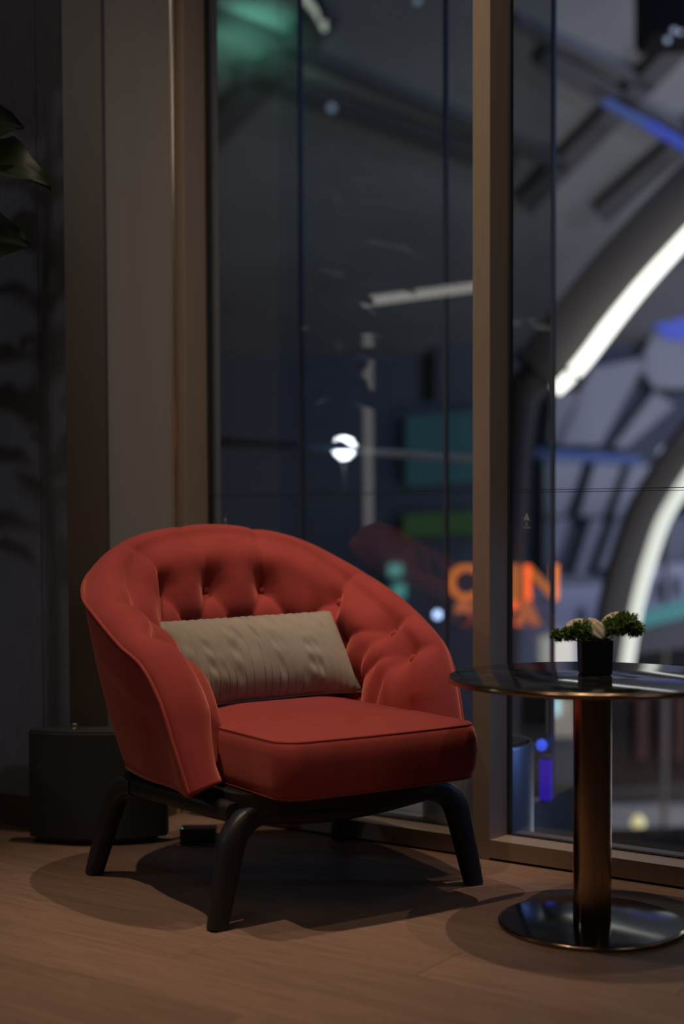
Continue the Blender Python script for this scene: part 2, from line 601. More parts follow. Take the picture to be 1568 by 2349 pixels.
SEAM = .968
for i in range(3):
    x0, x1 = mull[i][1], mull[i + 1][0]
    w = empty('window_%d' % (i + 1), ((x0 + x1) / 2, GY, 0))
    tag(w, kind='structure')
    ox, oy = (x0 + x1) / 2, GY

    def wb(name, lo, hi, mat, **kw):
        return box(name, (lo[0] - ox, lo[1] - oy, lo[2]), (hi[0] - ox, hi[1] - oy, hi[2]), mat, w, **kw)
    # sill with a slightly sloping top
    pr = [(WY - oy, .006), (WY - oy, SILL), (GY + .02 - oy, .047), (GY + .07 - oy, .047), (GY + .07 - oy, .006)]
    V = [(x0 - ox, p[0], p[1]) for p in pr] + [(x1 - ox, p[0], p[1]) for p in pr]
    n = len(pr)
    pyd('window_sill', V, [tuple(range(n - 1, -1, -1)), tuple(range(n, 2 * n))] + [(k, (k + 1) % n, n + (k + 1) % n, n + k) for k in range(n)], M['bronze'], w)
    wb('shadow_gap', (x0, WY + .008, 0), (x1, WY + .1, .006), M['rubber'])
    wb('pane', (x0, GY, .047), (x1, GY + .008, SEAM - .004), M['glass'])
    wb('pane', (x0, GY, SEAM + .004), (x1, GY + .008, HEAD), M['glass'])
    wb('seam', (x0, GY - .0005, SEAM - .004), (x1, GY + .0085, SEAM - .0026), M['rubber'])
    wb('seam', (x0, GY - .0005, SEAM + .0026), (x1, GY + .0085, SEAM + .004), M['rubber'])
    wb('seam_fill', (x0, GY + .001, SEAM - .0026), (x1, GY + .007, SEAM + .0026), M['glass'])
    wb('gasket', (x0, GY - .006, .047), (x0 + .007, GY + .012, HEAD), M['rubber'])
    wb('gasket', (x1 - .007, GY - .006, .047), (x1, GY + .012, HEAD), M['rubber'])
    wb('gasket', (x0 + .007, GY - .004, .045), (x1 - .007, GY + .012, .052), M['rubber'])
    if i == 0:
        p = ony(516, 1196, GY - .002); etch_mark(w, p[0] - ox, p[2], .0088, -.002)
    if i == 1:
        p = ony(1207, 1196, GY - .002); etch_mark(w, p[0] - ox, p[2], .0165, -.002)

# ------------------------------------------------------------------ armchair
CH_LOC = (-2.133, 2.80, 0)
CH_ROT = math.radians(68)
# chair-local axes here: x = a (to the sitter's left-right), y = -b (b points to the front), z up


def LC(P):
    P = np.array(P, float)
    Q = P.copy()
    Q[..., 1] = -P[..., 1]
    return Q


chair = empty('armchair', CH_LOC, CH_ROT)
tag(chair, 'red velvet tub armchair with button-tufted back on splayed black legs', 'armchair')

RIM = np.array([(.385, .245, .29), (.402, .205, .395), (.414, .163, .49), (.428, .10, .565), (.442, .01, .608), (.444, -.11, .663),
                (.428, -.23, .708), (.368, -.34, .757), (.265, -.41, .802), (.138, -.445, .828), (0, -.455, .838)])
RR = RIM[::-1][1:].copy()
RR[:, 0] *= -1
NU = 281
P = resample(catmull(np.vstack([RIM, RR]), 3000), NU)
T = np.gradient(P, axis=0); T /= np.linalg.norm(T, axis=1)[:, None]
Tp = T[:, :2].copy()
kk = np.ones(15) / 15
for c in (0, 1):
    Tp[:, c] = np.convolve(np.pad(Tp[:, c], 7, mode='edge'), kk, 'valid')
Tp /= np.linalg.norm(Tp, axis=1)[:, None]
I_ = np.c_[Tp[:, 1], -Tp[:, 0], 0 * Tp[:, 0]]
mid = NU // 2
if I_[mid, 1] < 0: I_ = -I_
Nn = np.cross(T, I_); Nn /= np.linalg.norm(Nn, axis=1)[:, None]
if Nn[mid, 2] < 0: Nn = -Nn

RO = P
hz = np.clip((P[:, 2] - .29) / .55, 0, 1)
thick = .105 - .045 * np.clip(hz / .55, 0, 1)
RI = RO + I_ * thick[:, None]
RI[:, 1] -= .012 * np.clip(1 - hz * 1.6, 0, 1)
RI[:, 2] += .006
BO = RO + I_ * ((P[:, 2] - .29) * .235)[:, None]
BO[:, 2] = .285
NIN = 60
biz = np.minimum(.33, RI[:, 2])
w_ = np.linspace(0, 1, NIN)
inner = np.repeat(RI[:, None, :], NIN, 1)
WW = (RI[:, 2] - biz)[:, None] * w_[None, :]
inner[:, :, 2] -= WW
ROLL_IN = .105 * np.clip((RI[:, 2] - biz) / .25, 0, 1)
inner += I_[:, None, :] * (ROLL_IN[:, None] * (1 - np.exp(-WW / .062)) + .03 * WW)[:, :, None]
mc = RI + I_ * .02
s_ = np.r_[0, np.cumsum(np.linalg.norm(np.diff(mc, axis=0), axis=1))]
s_ -= s_[mid]
S2 = np.repeat(s_[:, None], NIN, 1)
W2 = np.concatenate([np.zeros((NU, 1)), np.cumsum(np.linalg.norm(np.diff(inner, axis=1), axis=2), axis=1)], axis=1)

BUT1 = [(.337, .09, .535), (.330, .0, .612), (.300, -.20, .672), (.105, -.29, .706), (-.058, -.29, .711), (-.215, -.27, .706), (-.320, -.10, .66), (-.335, .03, .60)]
BUT2 = [(.325, -.045, .44), (.325, -.15, .55), (.20, -.26, .56), (.02, -.28, .565), (-.14, -.28, .565), (-.30, -.18, .55), (-.325, -.05, .45)]


def nearest(p):
    d = np.linalg.norm(inner - np.array(p), axis=2)
    i, j = np.unravel_index(d.argmin(), d.shape)
    return i, j


b1 = [nearest(p) for p in BUT1]
b2 = [nearest(p) for p in BUT2]
uv1 = [(S2[i, j], W2[i, j]) for i, j in b1]
uv2 = [(S2[i, j], W2[i, j]) for i, j in b2]
segs = []
for q in uv1: segs.append((q, (q[0] + .012 * np.sign(q[0]), -.02)))
for k, q in enumerate(uv2):
    for q1 in (uv1[k], uv1[k + 1]): segs.append((q1, q))
    segs.append((q, (q[0], .6)))
segs.append((uv1[0], (uv1[0][0] + .02, .3)))
segs.append((uv1[-1], (uv1[-1][0] - .02, .3)))


def segdist(A, B, X, Y):
    ax, ay = A; bx, by = B
    dx, dy = bx - ax, by - ay
    t = np.clip(((X - ax) * dx + (Y - ay) * dy) / (dx * dx + dy * dy + 1e-12), 0, 1)
    return np.hypot(X - ax - t * dx, Y - ay - t * dy)


dseam = np.full(S2.shape, 9.0)
for A, B in segs: dseam = np.minimum(dseam, segdist(A, B, S2, W2))
dbut = np.full(S2.shape, 9.0)
wr = np.zeros(S2.shape)
for n_, q in enumerate(uv1 + uv2):
    dx, dy = S2 - q[0], W2 - q[1]
    d = np.hypot(dx, dy)
    phi = np.arctan2(dy, dx)
    wr += np.exp(-(d / .042) ** 2) * (1 - np.exp(-(d / .016) ** 2)) * (np.sin(9 * phi + n_ * 1.7) * .0016 + np.sin(15 * phi + n_) * .0009)
    dbut = np.minimum(dbut, d)
Ltot = W2[:, -1:] + 1e-6
low = np.clip(Ltot / .12, 0, 1)
row_puff = .006 * np.cos(np.clip((W2 - .07) / .07, -1, 1) * math.pi)
Hh = (.042 * (1 - np.exp(-(dbut / .042) ** 1.7)) + .013 * (1 - np.exp(-(dseam / .022) ** 1.2)) + row_puff * .8 - .0022 * np.exp(-(dseam / .0032) ** 2) + wr)
Hh = Hh * (.25 + .75 * low)
tdir = I_ + np.array([0, 0, .35]); tdir /= np.linalg.norm(tdir, axis=1)[:, None]
innerD = inner + tdir[:, None, :] * Hh[:, :, None]
# crown over the rim, from the outer welt to the inner face
NC = 18
cs = np.linspace(0, 1, NC + 2)[1:-1]
crown = RO[:, None, :] * (1 - cs)[None, :, None] + innerD[:, :1, :] * cs[None, :, None]
prof = np.sin(np.pi * cs) ** .6 * .034
scre = np.zeros((NU, NC))
for q in uv1:
    for si in (q[0] + .012 * np.sign(q[0]),):
        scre += np.exp(-((s_[:, None] - si - .0) / .0035) ** 2) * .0022 + np.exp(-((s_[:, None] - si) / .022) ** 2) * .003 * cs[None, :] ** 1.5
crown = crown + Nn[:, None, :] * (prof[None, :] - scre)[:, :, None]
NO = 16
os_ = np.linspace(0, 1, NO)
outer = BO[:, None, :] * (1 - os_)[None, :, None] + RO[:, None, :] * os_[None, :, None]
outer = outer - I_[:, None, :] * (np.sin(np.pi * os_)[None, :, None] * .012 * hz[:, None, None])
loop = np.concatenate([outer, crown, innerD], axis=1)
NL = loop.shape[1]
V = LC(loop.reshape(-1, 3))
Fc = []
for i in range(NU - 1):
    for j in range(NL):
        j2 = (j + 1) % NL
        Fc.append((i * NL + j, i * NL + j2, (i + 1) * NL + j2, (i + 1) * NL + j))
Fc.append(tuple(range(NL)))
Fc.append(tuple((NU - 1) * NL + k for k in range(NL - 1, -1, -1)))
bk = pyd('tufted_backrest', V, Fc, M['velvet'], chair, True)
bmn = bmesh.new(); bmn.from_mesh(bk.data); bmesh.ops.recalc_face_normals(bmn, faces=bmn.faces[:]); bmn.to_mesh(bk.data); bmn.free()
tube('piping', LC(RO - I_ * .001 + Nn * .001), .0042, M['velvet'], bk, n=8)
# covered buttons in the pits
bme = None
for (i, j) in b1 + b2:
    if bme is None:
        prof_b = [(.0015, .0075), (.007, .0064), (.011, .0034), (.0125, 0), (.011, -.003), (.004, -.005)]
        bo = lathe('button', prof_b[::-1], M['velvet'], bk, n=20)
        bme = bo.data
    else:
        bo = link('button', bme, None, bk)
    c = innerD[i, j] + tdir[i] * .005
    d = LC(tdir[i])
    bo.location = LC(c)
    bo.rotation_euler = Vector(d).to_track_quat('Z', 'Y').to_euler()


def rrect(ha, b0, b1_, r, n=10, bow=0.0):
    """rounded rectangle outline, a in +-ha, b in b0..b1_"""
    pts = []
    for cx, cy, a0 in ((ha - r, b1_ - r, 0), (-ha + r, b1_ - r, 90), (-ha + r, b0 + r, 180), (ha - r, b0 + r, 270)):
        for k in range(n + 1):
            a = math.radians(a0 + 90 * k / n)
            pts.append((cx + r * math.cos(a), cy + r * math.sin(a)))
    pts = np.array(pts)
    full = []
    for k in range(len(pts)):
        p, q = pts[k], pts[(k + 1) % len(pts)]
        d = np.linalg.norm(q - p)
        m = max(1, int(d / .02))
        for t in range(m): full.append(p + (q - p) * t / m)
    full = np.array(full)
    if bow:
        f = np.clip((full[:, 1] - b0) / (b1_ - b0), 0, 1) ** 3
        full[:, 1] += bow * f * (1 - (full[:, 0] / ha) ** 2)
    return full


# seat cushion
OUT = rrect(.272, -.23, .428, .05, bow=.012)
cen = np.array([0.0, .10])
Z0, Z1 = .286, .418
rings = []
for ins, z in ((.9, Z0 + .004), (.5, Z0 + .001), (.03, Z0), (.012, Z0 + .002), (.004, Z0 + .008), (.000, Z0 + .018), (-.003, Z0 + .035), (-.005, Z0 + .065), (-.004, Z0 + .095), (-.001, Z0 + .115), (.002, Z1 - .008), (.006, Z1 - .002)):
    rings.append((ins, z))
for t in np.linspace(0, 1, 22)[1:]:
    rings.append((.006 + t * .249, Z1 - .002 + .032 * (1 - (1 - t) ** 2.2)))
V = []
for ins, z in rings:
    f = 1 - ins / .27 if ins < .4 else 1 - ins
    f = max(f, .02)
    Q = cen + (OUT - cen) * f
    for q in Q: V.append((q[0] + .018, q[1], z))
V = LC(np.array(V))
n = len(OUT)
Fc = [tuple(range(n))]
for i in range(len(rings) - 1):
    for k in range(n): Fc.append((i * n + k, i * n + (k + 1) % n, (i + 1) * n + (k + 1) % n, (i + 1) * n + k))
Fc.append(tuple((len(rings) - 1) * n + k for k in range(n)))
seat = pyd('seat_cushion', V, Fc, M['velvet'], chair, True)
bmn = bmesh.new(); bmn.from_mesh(seat.data); bmesh.ops.recalc_face_normals(bmn, faces=bmn.faces[:]); bmn.to_mesh(seat.data); bmn.free()
for z, f in ((Z1 - .0025, .979), (Z0 + .006, .982)):
    Q = cen + (OUT - cen) * f
    tube('piping', LC(np.c_[Q[:, 0] + .018, Q[:, 1], np.full(n, z)]), .003, M['velvet'], seat, n=8, closed=True)
prism('seat_base', [tuple(LC((q[0], q[1], 0))[:2]) for q in rrect(.285, -.33, .315, .08)][::-1], .240, .287, M['black_wood'], chair)


def sweep(name, P, side, wid, hei, mat, parent, expo=3.2, n=20):
    """bent-wood member: superellipse section swept along P; side = constant axis across the bend plane"""
    P = np.array(P, float)
    T = np.gradient(P, axis=0); T /= np.linalg.norm(T, axis=1)[:, None]
    side = np.array(side, float); side /= np.linalg.norm(side)
    V = []
    m = len(P)
    wid = np.broadcast_to(wid, m); hei = np.broadcast_to(hei, m)
    for i in range(m):
        sv = side - T[i] * (side @ T[i]); sv /= np.linalg.norm(sv)
        up = np.cross(sv, T[i])
        for k in range(n):
            a = 2 * math.pi * k / n
            ca, sa = math.cos(a), math.sin(a)
            x = math.copysign(abs(ca) ** (2 / expo), ca) * wid[i] / 2
            y = math.copysign(abs(sa) ** (2 / expo), sa) * hei[i] / 2
            V.append(P[i] + sv * x + up * y)
    Fc = [tuple(range(n - 1, -1, -1))]
    for i in range(m - 1):
        for k in range(n): Fc.append((i * n + k, i * n + (k + 1) % n, (i + 1) * n + (k + 1) % n, (i + 1) * n + k))
    Fc.append(tuple((m - 1) * n + k for k in range(n)))
    V = LC(np.array(V))
    o = pyd(name, V, [f[::-1] for f in Fc], mat, parent, True)
    o.data.set_sharp_from_angle(angle=math.radians(50))
    return o


def leg(foot, knee, top, side):
    foot, knee, top = map(np.array, (foot, knee, top))
    pts = [foot, foot + (knee - foot) * .5, foot + (knee - foot) * .85]
    c0 = foot + (knee - foot) * .85
    for t in np.linspace(0, 1, 12)[1:]:
        c1 = foot + (knee - foot) * 1.22
        pts.append((1 - t) ** 2 * c0 + 2 * t * (1 - t) * c1 + t * t * top)
    pts = np.array(pts)
    pts = resample(pts, 30)
    u = np.linspace(0, 1, 30)
    hei = np.interp(u, [0, .6, .8, 1], [.044, .059, .057, .046])
    wid = np.interp(u, [0, .6, 1], [.040, .052, .052])
    return sweep('leg', pts, side, wid, hei, M['black_wood'], chair)


leg((-.348, .300, 0), (-.300, .285, .200), (-.20, .275, .240), (0, 1, 0))
leg((.362, .304, 0), (.318, .288, .205), (.21, .275, .243), (0, 1, 0))
leg((-.374, -.312, 0), (-.345, -.240, .205), (-.335, -.13, .247), (1, 0, 0))
leg((.355, -.290, 0), (.34, -.235, .205), (.330, -.13, .247), (1, 0, 0))
sweep('front_rail', catmull([(-.22, .275, .238), (-.1, .278, .226), (0, .28, .224), (.1, .278, .228), (.23, .275, .241)], 24), (0, 1, 0), .052, .048, M['black_wood'], chair)
for sgn in (-1, 1):
    sweep('side_rail', catmull([(sgn * .333, -.15, .247), (sgn * .325, .0, .25), (sgn * .31, .14, .25), (sgn * .285, .27, .246)], 24), (1, 0, 0), .05, .044, M['black_wood'], chair)
sweep('rear_rail', catmull([(-.32, -.2, .25), (-.16, -.27, .25), (0, -.29, .25), (.16, -.27, .25), (.32, -.2, .25)], 24), (0, 1, 0), .04, .044, M['black_wood'], chair)

# ------------------------------------------------------------------ pillow on the armchair
pil = empty('lumbar_pillow', CH_LOC, CH_ROT)
tag(pil, 'taupe velvet lumbar pillow with narrow pleats, leaning in the red armchair', 'pillow')
PL, PH = .545, .254
NP, NQ = 760, 80
pu = np.linspace(-1, 1, NP)
pv = np.linspace(-1, 1, NQ)
U, Vv = np.meshgrid(pu, pv, indexing='ij')
thk = .066 * (np.clip(1 - np.abs(U) ** 3.2, 0, 1) ** .55) * (np.clip(1 - np.abs(Vv) ** 2.4, 0, 1) ** .6)
XL = U * PL / 2 * (1 - .035 * (1 - Vv ** 2) * np.abs(U) ** 8)
YL = Vv * PH / 2 * (1 - .10 * (1 - U ** 2) ** 0 * 0 - .06 * (1 - np.abs(U) ** 4))
npl = 23
rs = np.random.default_rng(3)
edges = np.sort(np.linspace(-1, 1, npl + 1) + np.r_[0, rs.normal(0, .008, npl - 1), 0])
wob = .010 * np.sin(Vv * 2.2 + U * 3) + .006 * np.sin(Vv * 5 + U * 9)
Uw = np.clip(U + wob * (1 - np.abs(U)), -1, .99999)
ki = np.clip(np.searchsorted(edges, Uw, side='right') - 1, 0, npl - 1)
fr = (Uw - edges[ki]) / (edges[ki + 1] - edges[ki])
amp = (.0062 + .004 * rs.random(npl))[ki]
pleat = amp * (fr ** .8 - .35) * np.clip((1 - fr) / .08, 0, 1) - .0035 * np.exp(-((fr - 1) / .05) ** 2) - .0035 * np.exp(-(fr / .05) ** 2)
ph1 = rs.uniform(0, 6.28, npl)[ki]; fq = rs.uniform(9, 15, npl)[ki]
env = np.clip(.35 + .65 * np.sin(ph1 * 3 + Vv * 1.8 + 1.0), 0, 1)
crk = .0028 * env * np.sin(fq * Vv + ph1 + fr * 2.2) * np.sin(np.pi * fr)
fade = np.clip((1 - np.abs(Vv)) / .06, 0, 1) * np.clip((1 - np.abs(U)) / .02, 0, 1)
ZF = thk + (pleat + crk) * fade
ZB = -thk * .8
# local pillow frame -> chair frame (a, b, z)
tilt = math.radians(36)
upv = np.array([0, -math.sin(tilt), math.cos(tilt)])
nrm = np.array([0, math.cos(tilt), math.sin(tilt)])
rotp = math.radians(1.2)
ax = np.array([math.cos(rotp), 0, math.sin(rotp)])
ax = ax - nrm * (ax @ nrm); ax /= np.linalg.norm(ax)
up2 = np.cross(nrm, ax); up2 = up2 if up2[2] > 0 else -up2
PC = np.array([-.002, -.122, .543])
fpts = PC + XL[..., None] * ax + YL[..., None] * up2 + ZF[..., None] * nrm
bpts = PC + XL[..., None] * ax + YL[..., None] * up2 + ZB[..., None] * nrm
V = np.concatenate([LC(fpts.reshape(-1, 3)), LC(bpts.reshape(-1, 3))])
Fc = []
nn = NP * NQ
for i in range(NP - 1):
    for j in range(NQ - 1):
        a = i * NQ + j
        Fc.append((a, a + 1, a + NQ + 1, a + NQ))
        Fc.append((nn + a + NQ, nn + a + NQ + 1, nn + a + 1, nn + a))
bd = [i * NQ for i in range(NP)] + [(NP - 1) * NQ + j for j in range(1, NQ)] + [i * NQ + NQ - 1 for i in range(NP - 2, -1, -1)] + [j for j in range(NQ - 2, 0, -1)]
for k in range(len(bd)):
    a, b_ = bd[k], bd[(k + 1) % len(bd)]
    Fc.append((a, b_, nn + b_, nn + a))
pc = pyd('pleated_cover', V, Fc, M['pillow'], pil, True)
bmn = bmesh.new(); bmn.from_mesh(pc.data); bmesh.ops.remove_doubles(bmn, verts=bmn.verts[:], dist=1e-6); bmesh.ops.recalc_face_normals(bmn, faces=bmn.faces[:]); bmn.to_mesh(pc.data); bmn.free()
edgeP = np.array([fpts.reshape(-1, 3)[k] for k in bd])
tube('seam_cord', LC(edgeP[::4]), .0028, M['pillow'], pil, n=6, closed=True)
zc = fpts[int(NP * .985), 0]
box('zip_pull', (-.004, -.012, -.003), (.004, .012, .003), M['chrome'], pil, bevel=.001, loc=tuple(LC(zc + np.array([.004, .006, -.004]))))

# ------------------------------------------------------------------ side table
TC = (-1.326, 2.862)
tb = empty('side_table', (TC[0], TC[1], 0))
tag(tb, 'round side table with black marble top and bronze column beside the armchair', 'table')
TR, TZ = .312, .5515
lathe('table_top', [(.02, TZ - .0135), (TR - .004, TZ - .0135), (TR - .0015, TZ - .012), (TR, TZ - .008), (TR - .001, TZ - .004), (TR - .003, TZ - .0005), (TR - .005, TZ), (.02, TZ)], M['marble'], tb, n=160)
rimt = [(TR * math.cos(a), TR * math.sin(a), TZ - .007) for a in np.linspace(0, 2 * math.pi, 161)[:-1]]
tube('edge_band', rimt, .0065, M['brass'], tb, n=12, closed=True)
lathe('column', [(.040, .012), (.0418, .012), (.0418, TZ - .016), (.040, TZ - .016)], M['brass'], tb, n=96)
lathe('top_bracket', [(.03, TZ - .02), (.09, TZ - .02), (.09, TZ - .0136), (.03, TZ - .0136)], M['black_plastic'], tb, n=48)
lathe('base_plate', [(.19, .0), (.2, .0), (.202, .002), (.202, .009), (.2, .0108), (.197, .0115), (.02, .0125)], M['base_plate'], tb, n=160)
bandb = [(.2015 * math.cos(a), .2015 * math.sin(a), .0055) for a in np.linspace(0, 2 * math.pi, 161)[:-1]]
tube('base_band', bandb, .005, M['brass'], tb, n=10, closed=True)

# ------------------------------------------------------------------ flower pot
pa_ = math.radians(33.2)
pcx, pcy = -1.358 + .033 * math.cos(pa_) - .033 * math.sin(pa_) + .002, 2.85 + .033 * math.sin(pa_) + .033 * math.cos(pa_)
fp = empty('flower_pot', (pcx + .0075, pcy + .005, TZ), pa_)
tag(fp, 'small black cube pot of cream flowers and green fern on the marble table', 'plant')
bm = bmesh.new()
ring = [(.0305, .0), (.0335, .004), (.0355, .075), (.0355, .077), (.0325, .077), (.0318, .062)]
vs = []
for h_, z in ring:
    rr_ = rrect(h_, -h_, h_, .004, n=4)
    vs.append([bm.verts.new((p[0], p[1], z)) for p in rr_])
m0 = min(len(v) for v in vs)
if len(set(len(v) for v in vs)) > 1:
    bm.free(); bm = bmesh.new(); vs = []
    for h_, z in ring:
        base = rrect(.034, -.034, .034, .004, n=4) * (h_ / .034)
        vs.append([bm.verts.new((p[0], p[1], z)) for p in base])
n = len(vs[0])
bm.faces.new(list(reversed(vs[0])))
for i in range(len(vs) - 1):
    for k in range(n): bm.faces.new((vs[i][k], vs[i][(k + 1) % n], vs[i + 1][(k + 1) % n], vs[i + 1][k]))
me = bpy.data.meshes.new('pot'); bm.to_mesh(me); bm.free()
link('pot', me, M['pot'], fp)
box('soil', (-.0315, -.0315, .058), (.0315, .0315, .068), M['soil'], fp)


def fern(name, c, r, nb, seed, sq=(1, 1, .8)):
    """a fluffy clump: many short needles on fine branchlets"""
    rr_ = np.random.default_rng(seed)
    V, Fc = [], []
    c = np.array(c)
    for k in range(nb):
        d = rr_.normal(size=3); d /= np.linalg.norm(d)
        p0 = c + d * r * rr_.uniform(.1, .35) * np.array(sq)
        p1 = c + d * r * rr_.uniform(.7, 1.08) * np.array(sq) + np.array([0, 0, rr_.uniform(-.1, .18)]) * r
        for t in np.linspace(.3, 1, 8):
            p = p0 + (p1 - p0) * t
            for q in range(3):
                e = rr_.normal(size=3); e /= np.linalg.norm(e)
                e = e + d * .7 + np.array([0, 0, .25]); e /= np.linalg.norm(e)
                s = np.cross(e, rr_.normal(size=3)); s /= np.linalg.norm(s)
                L_ = rr_.uniform(.0045, .0085)
                wd = .0007
                b0 = len(V)
                V += [p - s * wd, p + e * L_ * .55 - s * wd * 1.4, p + e * L_, p + e * L_ * .55 + s * wd * 1.4, p + s * wd]
                Fc.append((b0, b0 + 1, b0 + 2, b0 + 3, b0 + 4))
    o = pyd(name, V, Fc, M['moss'], fp)
    o['kind'] = 'stuff'
    return o


# local pot axes: x along its front face (image right), y away from the viewer
fern('fern_clump', (-.060, -.010, .090), .020, 70, 1)
fern('fern_clump', (-.081, -.004, .086), .0165, 55, 2)
fern('fern_clump', (-.030, -.022, .099), .024, 120, 3, (1, 1, .95))
fern('fern_clump', (.036, -.016, .105), .026, 130, 4)
fern('fern_clump', (.066, -.006, .112), .031, 190, 5)
fern('fern_clump', (.090, .002, .098), .021, 95, 6)
fern('fern_clump', (.020, .020, .098), .020, 60, 7)


def petal(c, nrm_, upd, L_, Wd, cup, seed):
    """a broad cupped petal rooted at c, opening along upd, facing nrm_"""
    nrm_ = np.array(nrm_, float); nrm_ /= np.linalg.norm(nrm_)
    upd = np.array(upd, float); upd -= nrm_ * (upd @ nrm_); upd /= np.linalg.norm(upd)
    sd = np.cross(upd, nrm_)
    V, Fc = [], []
    a_, b_ = 12, 10
    for i in range(a_ + 1):
        t = i / a_
        wdt = Wd * (math.sin(math.pi * min(1, t * .93 + .04)) ** .6)
        for j in range(b_ + 1):
            q = j / b_ * 2 - 1
            p = np.array(c) + upd * L_ * t + sd * wdt * q / 2 + nrm_ * (cup * (t * t * .8 - .5 * (1 - q * q)) + .0012 * math.sin(7 * q + seed + 5 * t))
            V.append(p)
    for i in range(a_):
        for j in range(b_):
            k = i * (b_ + 1) + j
            Fc.append((k, k + 1, k + b_ + 2, k + b_ + 1))
    o = pyd('petal', V, Fc, M['petal'], fp, True)
    md = o.modifiers.new('thickness', 'SOLIDIFY'); md.thickness = .0008
    return o


petal((-.012, -.006, .100), (-.15, -.75, .6), (-1, .0, .50), .056, .046, -.008, 0)
petal((-.010, .012, .104), (-.1, -.45, .9), (-.80, .6, .35), .050, .042, -.008, 1)
petal((-.020, -.016, .122), (.30, -.85, .40), (.62, -.1, -.62), .058, .042, -.009, 2)
petal((-.004, -.020, .116), (.15, -.85, .45), (.35, -.1, -.9), .040, .038, -.007, 5)
petal((.006, -.016, .100), (.3, -.85, .3), (.35, -.1, -.55), .026, .026, -.004, 6)
petal((-.004, .008, .104), (.1, -.5, .8), (.3, .7, .5), .036, .036, -.008, 3)
petal((.012, .004, .104), (-.30, -.75, .6), (.85, .2, .60), .056, .030, -.006, 4)
for (x0, y0, x1, y1, z1) in ((-.012, -.008, -.03, -.015, .078), (-.006, -.01, -.004, -.010, .083), (.004, -.006, .02, -.012, .082), (.010, -.004, .04, -.006, .084), (-.016, .0, -.055, -.006, .076), (.0, .006, .006, .004, .085)):
    tube('stem', catmull([(x0, y0, .062), ((x0 + x1) / 2, (y0 + y1) / 2, .073), (x1, y1, z1)], 8), .0011, M['stem'], fp, n=6)

# ------------------------------------------------------------------ floor speaker, power adapter and floor socket
sp_c = camp(-.680, 3.935)
spk = empty('floor_speaker', (sp_c[0], sp_c[1], 0), YAW)
tag(spk, 'black cloth floor speaker with a bowed front, behind the armchair by the dark wall', 'speaker')
hw = .1905


def lens(hw, fb, rb, n=28):
    pts = [(x, -.012 - fb * (1 - (x / hw) ** 2)) for x in np.linspace(-hw, hw, n)]
    pts += [(hw, .03), (hw * .6, .03 + rb), (-hw * .6, .03 + rb), (-hw, .03)]
    return pts


prism('speaker_body', lens(hw, .053, .008), .018, .311, M['black_fabric'], spk, bevel=.003)
prism('top_plate', lens(hw - .004, .050, .006), .311, .3165, M['black_plastic'], spk, bevel=.001)
prism('plinth', lens(hw - .03, .03, .0), 0, .018, M['black_plastic'], spk)
kx = (160 - 213) / FPX * 3.95
lathe('knob', [(.013, .3165), (.0185, .3172), (.019, .3185), (.011, .320), (.0075, .322), (.0072, .327), (.0082, .3285), (.0082, .331), (.007, .332)], M['chrome'], spk, n=32, loc=(kx, -.005, 0))

ad = empty('power_adapter', (-2.578, 2.994, 0), math.radians(33))
tag(ad, 'small black power adapter box standing on the brass floor socket', 'adapter')
box('adapter_body', (-.049, -.026, .0045), (.049, .030, .041), M['black_plastic'], ad, bevel=.004)
lathe('status_led', [(.0005, 0), (.0016, 0), (.0016, .0008), (.0005, .001)], M['led_green'], ad, n=10, loc=(-.042, -.022, .041))
o = tube('cord', catmull([(-.049, 0, .012), (-.065, .006, .007), (-.085, .006, .004), (-.112, .016, .004), (-.15, .03, .004)], 24), .0026, M['black_plastic'], ad, n=8)
so = empty('floor_socket', (-2.560, 2.990, 0), math.radians(27))
tag(so, 'square brass floor socket plate set in the planks behind the chair leg', 'socket')
box('socket_plate', (-.062, -.058, 0), (.062, .058, .0028), M['brass'], so, bevel=.001)
box('socket_lid', (-.045, -.042, .0028), (.045, .042, .0042), M['rubber'], so, bevel=.0005)

# ------------------------------------------------------------------ fiddle-leaf fig tree at the left, mostly outside the frame
TX, TY = -3.26, 2.36
fig = empty('fig_tree', (TX, TY, 0))
tag(fig, 'tall broad-leaved fig tree in a charcoal planter, its leaves entering at the left edge', 'plant')
lathe('planter', [(.10, 0), (.14, .004), (.17, .34), (.175, .36), (.16, .36), (.155, .32)], M['pot_grey'], fig, n=48)
lathe('soil', [(.02, .31), (.154, .31), (.154, .325), (.02, .33)], M['soil'], fig, n=32)
tube('trunk', catmull([(0, 0, .3), (.015, .01, .8), (-.01, .0, 1.3), (.01, -.01, 1.8), (0, 0, 2.2)], 30), np.linspace(.022, .009, 30), M['bark'], fig, n=12)


def leaf_mesh(L_=.26, Wd=.165):
    V, Fc = [], []
    a_, b_ = 12, 8
    for i in range(a_ + 1):
        t = i / a_
        wdt = Wd * (math.sin(math.pi * t ** .8) ** .7) * (.75 + .35 * t) * (1 - .1 * math.sin(t * 9)) + .003
        for j in range(b_ + 1):
            q = j / b_ * 2 - 1
            V.append((L_ * t, wdt * q / 2, .035 * abs(q) * math.sin(math.pi * t) + .008 * math.sin(6 * t * 3 + q * 3) * abs(q) - .06 * t * t))
    for i in range(a_):
        for j in range(b_):
            k = i * (b_ + 1) + j
            Fc.append((k, k + 1, k + b_ + 2, k + b_ + 1))
    return V, Fc


lv, lf = leaf_mesh()
leaf_me = None


def add_leaf(root, azim, elev, scale, roll):
    global leaf_me
    if leaf_me is None:
        o = pyd('leaf', lv, lf, M['leaf'], fig, True); leaf_me = o.data
    else:
        o = link('leaf', leaf_me, None, fig)
    o.location = root
    o.rotation_euler = (Matrix.Rotation(azim, 4, 'Z') @ Matrix.Rotation(-elev, 4, 'Y') @ Matrix.Rotation(roll, 4, 'X')).to_euler()
    o.scale = (scale,) * 3


